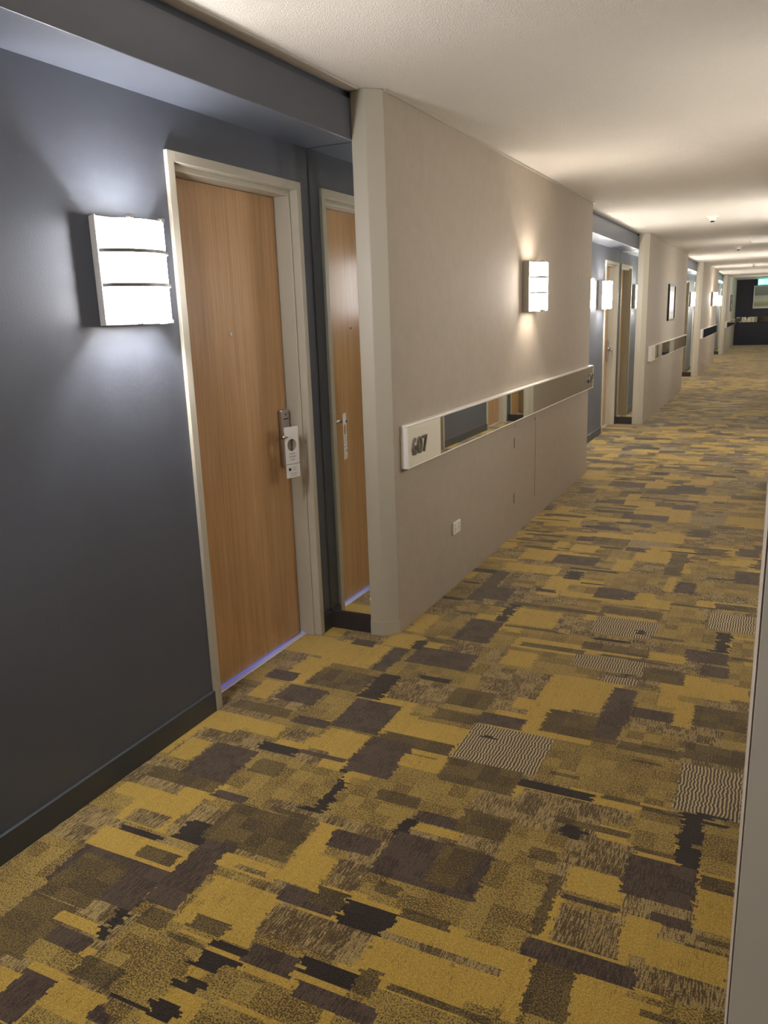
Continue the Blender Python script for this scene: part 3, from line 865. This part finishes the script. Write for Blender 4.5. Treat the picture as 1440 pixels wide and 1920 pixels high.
# ends of the corridor
o = MB().box(-2.2, 1.75, YEND, YEND + .12, 0, HC).build('wall_end', MAT['navy'])
struct(o, 'dark navy wall closing the far end of the corridor')
o = MB().box(-2.2, 1.75, -3.55, -3.4, 0, HC).build('wall_back', MAT['beige'])
struct(o, 'beige wall closing the corridor behind the camera')
o = MB().box(1.6, 1.75, 32.6, YEND, 0, HC).box(.5, 1.75, 32.48, 32.6, 0, HC).build('wall_lobby', MAT['beige'])
struct(o, 'beige side wall of the lobby opening at the far end')

# ------------------------------------------------------------------ daylight leaking under the first door
d1 = bpy.data.objects['door_2']
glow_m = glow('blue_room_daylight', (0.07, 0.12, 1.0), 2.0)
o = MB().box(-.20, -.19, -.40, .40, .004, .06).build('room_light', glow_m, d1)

# ------------------------------------------------------------------ door hanger on the first door
hang = empty('door_hanger', (SX('left', DR) - .022 + .012, 3.088, 0), -.30)
tag(hang, 'white door hanger card with a round hole on the nearest door lever', 'door sign')


def hanger_card():
    W2, zt, zb = .041, 1.075, .838
    hz, hr, n = .990, .027, 24
    bm = bmesh.new()
    outer = [(-W2, zt - .004), (-W2 + .004, zt), (W2 - .004, zt), (W2, zt - .004), (W2, zb), (-W2, zb)]
    hole = [(hr * math.cos(2 * math.pi * i / n), hz + hr * 1.05 * math.sin(2 * math.pi * i / n)) for i in range(n)]
    vo = [bm.verts.new((0, a, b)) for a, b in outer]
    vh = [bm.verts.new((0, a, b)) for a, b in hole]
    eo = [bm.edges.new((vo[i], vo[(i + 1) % len(vo)])) for i in range(len(vo))]
    eh = [bm.edges.new((vh[i], vh[(i + 1) % n])) for i in range(n)]
    bmesh.ops.triangle_fill(bm, use_beauty=True, edges=eo + eh)
    r = bmesh.ops.extrude_face_region(bm, geom=bm.faces[:])
    for v in [g for g in r['geom'] if isinstance(g, bmesh.types.BMVert)]: v.co.x += .0012
    bmesh.ops.recalc_face_normals(bm, faces=bm.faces)
    me = bpy.data.meshes.new('card'); bm.to_mesh(me); bm.free()
    me.materials.append(MAT['card'])
    return me


link('card', hanger_card(), hang)
for z, w in ((.950, .034), (.936, .040), (.922, .028)):
    MB().box(.0012, .0015, -w / 2, w / 2, z - .003, z + .003).build('print_line', MAT['ink'], hang)
MB().box(.0012, .0016, -.041, .041, .9005, .9025).build('fold_line', MAT['gap'], hang)
MB().cyl((.0012, -.02, .878), (.0016, -.02, .878), .008, n=16).build('round_logo', MAT['gap'], hang)
for z, w, yc in ((.884, .026, .008), (.874, .022, .006), (.858, .044, 0), (.848, .036, 0)):
    MB().box(.0012, .0015, yc - w / 2, yc + w / 2, z - .002, z + .002).build('print_line', MAT['ink'], hang)

# ------------------------------------------------------------------ access panel and socket on the first beige wall
ap = empty('access_panel', (XL, 5.615, 0))
tag(ap, 'flush painted access panel in the beige wall under the number 607 rail', 'access panel')
MB().prism([(0, -.268), (.0004, -.268), (.006, .247), (0, .247)], .195, .765).build('leaf', MAT['beige'], ap)
m = MB().box(0, .006, .264, .285, .175, .800).box(0, .003, -.275, .264, .775, .80)
m.build('frame', MAT['beige'], ap, bevel=.001, seg=1)
MB().box(0, .001, .2475, .2640, .195, .79).build('gap', MAT['gap'], ap)
for z in (.665, .27):
    MB().box(0, .002, -.277, -.270, z - .035, z + .035).build('hinge', MAT['gap'], ap)
MB().box(.005, .008, .225, .237, .46, .50).build('latch', MAT['cream'], ap, bevel=.001)

so = empty('power_outlet', (XL, 4.182, .354))
tag(so, 'white power outlet plate low on the first beige wall', 'power outlet')
MB().box(0, .011, -.058, .058, -.036, .036).build('cover_plate', MAT['white'], so, bevel=.003)
for y in (-.03, .03):
    MB().box(.011, .0145, y - .008, y + .008, .012, .028).build('switch', MAT['white'], so, bevel=.001)
    m = MB()
    for a, b in ((-.008, -.004), (.008, -.004)): m.box(.011, .0114, y + a - .0015, y + a + .0015, b - .006, b + .006)
    m.box(.011, .0114, y - .0015, y + .0015, -.026, -.014)
    m.build('socket_slots', MAT['gap'], so)


# ------------------------------------------------------------------ pictures
def picture(side, y0, y1, z0, z1, label, art):
    s = 1 if side == 'left' else -1
    root = empty('framed_picture', (SX(side, 0), (y0 + y1) / 2, 0), 0 if s == 1 else math.pi)
    tag(root, label, 'picture')
    h = (y1 - y0) / 2
    fw = .028
    m = MB().box(0, .03, -h, -h + fw, z0, z1).box(0, .03, h - fw, h, z0, z1).box(0, .03, -h + fw, h - fw, z0, z0 + fw).box(0, .03, -h + fw, h - fw, z1 - fw, z1)
    m.build('frame', MAT['black'], root, bevel=.002)
    MB().box(0, .012, -h + fw, h - fw, z0 + fw, z1 - fw).build('mount', MAT['mat_board'], root)
    MB().box(.012, .014, -h + .12, h - .12, z0 + .11, z1 - .11).build('print', art, root)


g1 = make_art_mat('grey_photo_print', [(0.0, srgb(60, 60, 58)), (.35, srgb(150, 148, 142)), (.6, srgb(225, 222, 215)), (.8, srgb(120, 118, 114)), (1.0, srgb(190, 188, 182))], 'Z', 1.4, 1.85, .5)
picture('left', 13.55, 14.35, 1.345, 1.905, 'black framed monochrome print on the second beige wall', g1)
picture('left', 31.2, 32.0, 1.345, 1.905, 'dark framed print on the last beige wall before the end', g1)

ep = empty('framed_painting', (-.30, YEND, 0), -math.pi / 2)
tag(ep, 'white framed abstract landscape painting on the navy end wall', 'painting')
z0, z1, h, fw = 1.40, 2.26, .69, .035
m = MB().box(0, .04, -h, -h + fw, z0, z1).box(0, .04, h - fw, h, z0, z1).box(0, .04, -h + fw, h - fw, z0, z0 + fw).box(0, .04, -h + fw, h - fw, z1 - fw, z1)
m.build('frame', MAT['white'], ep, bevel=.003)
art = make_art_mat('landscape_canvas', [(0.0, srgb(150, 148, 148)), (.14, srgb(190, 188, 182)), (.2, srgb(150, 154, 104)), (.30, srgb(170, 174, 126)), (.40, srgb(200, 204, 184)),
                                        (.60, srgb(188, 194, 170)), (.66, srgb(122, 128, 116)), (1.0, srgb(156, 160, 150))], 'Z', z0, z1, .12)
MB().box(0, .02, -h + fw, h - fw, z0 + fw, z1 - fw).build('canvas', art, ep)

er = empty('end_wall_rail', (-.2, YEND, 0), -math.pi / 2)
tag(er, 'long mirrored rail on the navy end wall under the painting', 'wall rail')
MB().box(0, .036, -1.35, 1.35, .875, 1.09).build('rail_body', MAT['black'], er, bevel=.001)
MB().box(.036, .040, -1.34, 1.34, .885, 1.085).build('mirror_panel', MAT['mirror'], er)

# ------------------------------------------------------------------ exit sign
ex = empty('exit_sign', (-.52, 34.6, HC))
tag(ex, 'glowing green exit sign with white running figure under the far ceiling', 'exit sign')
MB().box(-.33, .33, -.03, .03, -.235, -.02).build('housing', MAT['white'], ex, bevel=.004)
MB().box(-.318, .318, -.033, -.030, -.225, -.03).build('green_face', MAT['exit_green'], ex)
for x in (-.25, .25): MB().cyl((x, 0, -.02), (x, 0, 0), .008, n=10).build('hanger_rod', MAT['steel'], ex)
m = MB()
fx, fz = -.20, -.128
m.cyl((fx + .014, -.0345, fz + .068), (fx + .014, -.033, fz + .068), .014, n=14)
def limb(a, b, r):
    d = Vector((b[0] - a[0], 0, b[1] - a[1])).normalized(); n_ = Vector((-d.z, 0, d.x)) * r
    A, B = Vector((fx + a[0], -.0345, fz + a[1])), Vector((fx + b[0], -.0345, fz + b[1]))
    k = len(m.v)
    for p in (A - n_, B - n_, B + n_, A + n_): m.v.append(tuple(p))
    for p in (A - n_, B - n_, B + n_, A + n_): m.v.append((p.x, -.033, p.z))
    m.f.extend([tuple(k + i for i in q) for q in ((0, 1, 2, 3), (7, 6, 5, 4), (0, 4, 5, 1), (1, 5, 6, 2), (2, 6, 7, 3), (3, 7, 4, 0))])
limb((.006, .052), (-.008, -.005), .013)
limb((-.006, 0), (.03, -.022), .008); limb((.03, -.022), (.02, -.07), .007)
limb((-.01, 0), (-.022, -.04), .008); limb((-.022, -.04), (-.06, -.055), .007)
limb((.006, .045), (.035, .02), .006); limb((.035, .02), (.055, .035), .005)
limb((.004, .045), (-.035, .035), .006); limb((-.035, .035), (-.045, .005), .005)
m.build('running_figure', MAT['exit_white'], ex)


# ------------------------------------------------------------------ ceiling fittings
def detector(x, y, label, r=.062):
    root = empty('smoke_detector', (x, y, HC))
    tag(root, label, 'smoke detector', 'ceiling smoke detectors')
    MB().lathe([(.0, -.014), (r * .9, -.014), (r, -.008), (r, 0), (0, 0)]).build('base_plate', MAT['white'], root, smooth=False)
    MB().lathe([(.0, -.05), (r * .38, -.05), (r * .52, -.044), (r * .58, -.030), (r * .62, -.014), (0, -.014)]).build('sensor_head', MAT['white'], root)
    MB().lathe([(.0, -.064), (r * .30, -.064), (r * .34, -.058), (r * .34, -.050), (0, -.050)], 16).build('sensor_cap', MAT['gap'], root)


detector(-.74, 9.84, 'round white smoke detector on the ceiling by the second recess')
detector(-.71, 15.17, 'round white smoke detector on the ceiling above the second beige wall')
detector(-.66, 22.0, 'round white smoke detector on the ceiling above the third beige wall')
hp = empty('ceiling_hatch', (-.20, 13.6, HC))
tag(hp, 'square white access hatch in the ceiling beyond the first smoke detector', 'access hatch')
MB().box(-.28, .18, -.7, .7, -.018, 0).build('frame', MAT['white'], hp, bevel=.002)
MB().box(-.25, .15, -.67, .67, -.022, -.018).build('cover', MAT['white'], hp, bevel=.001)
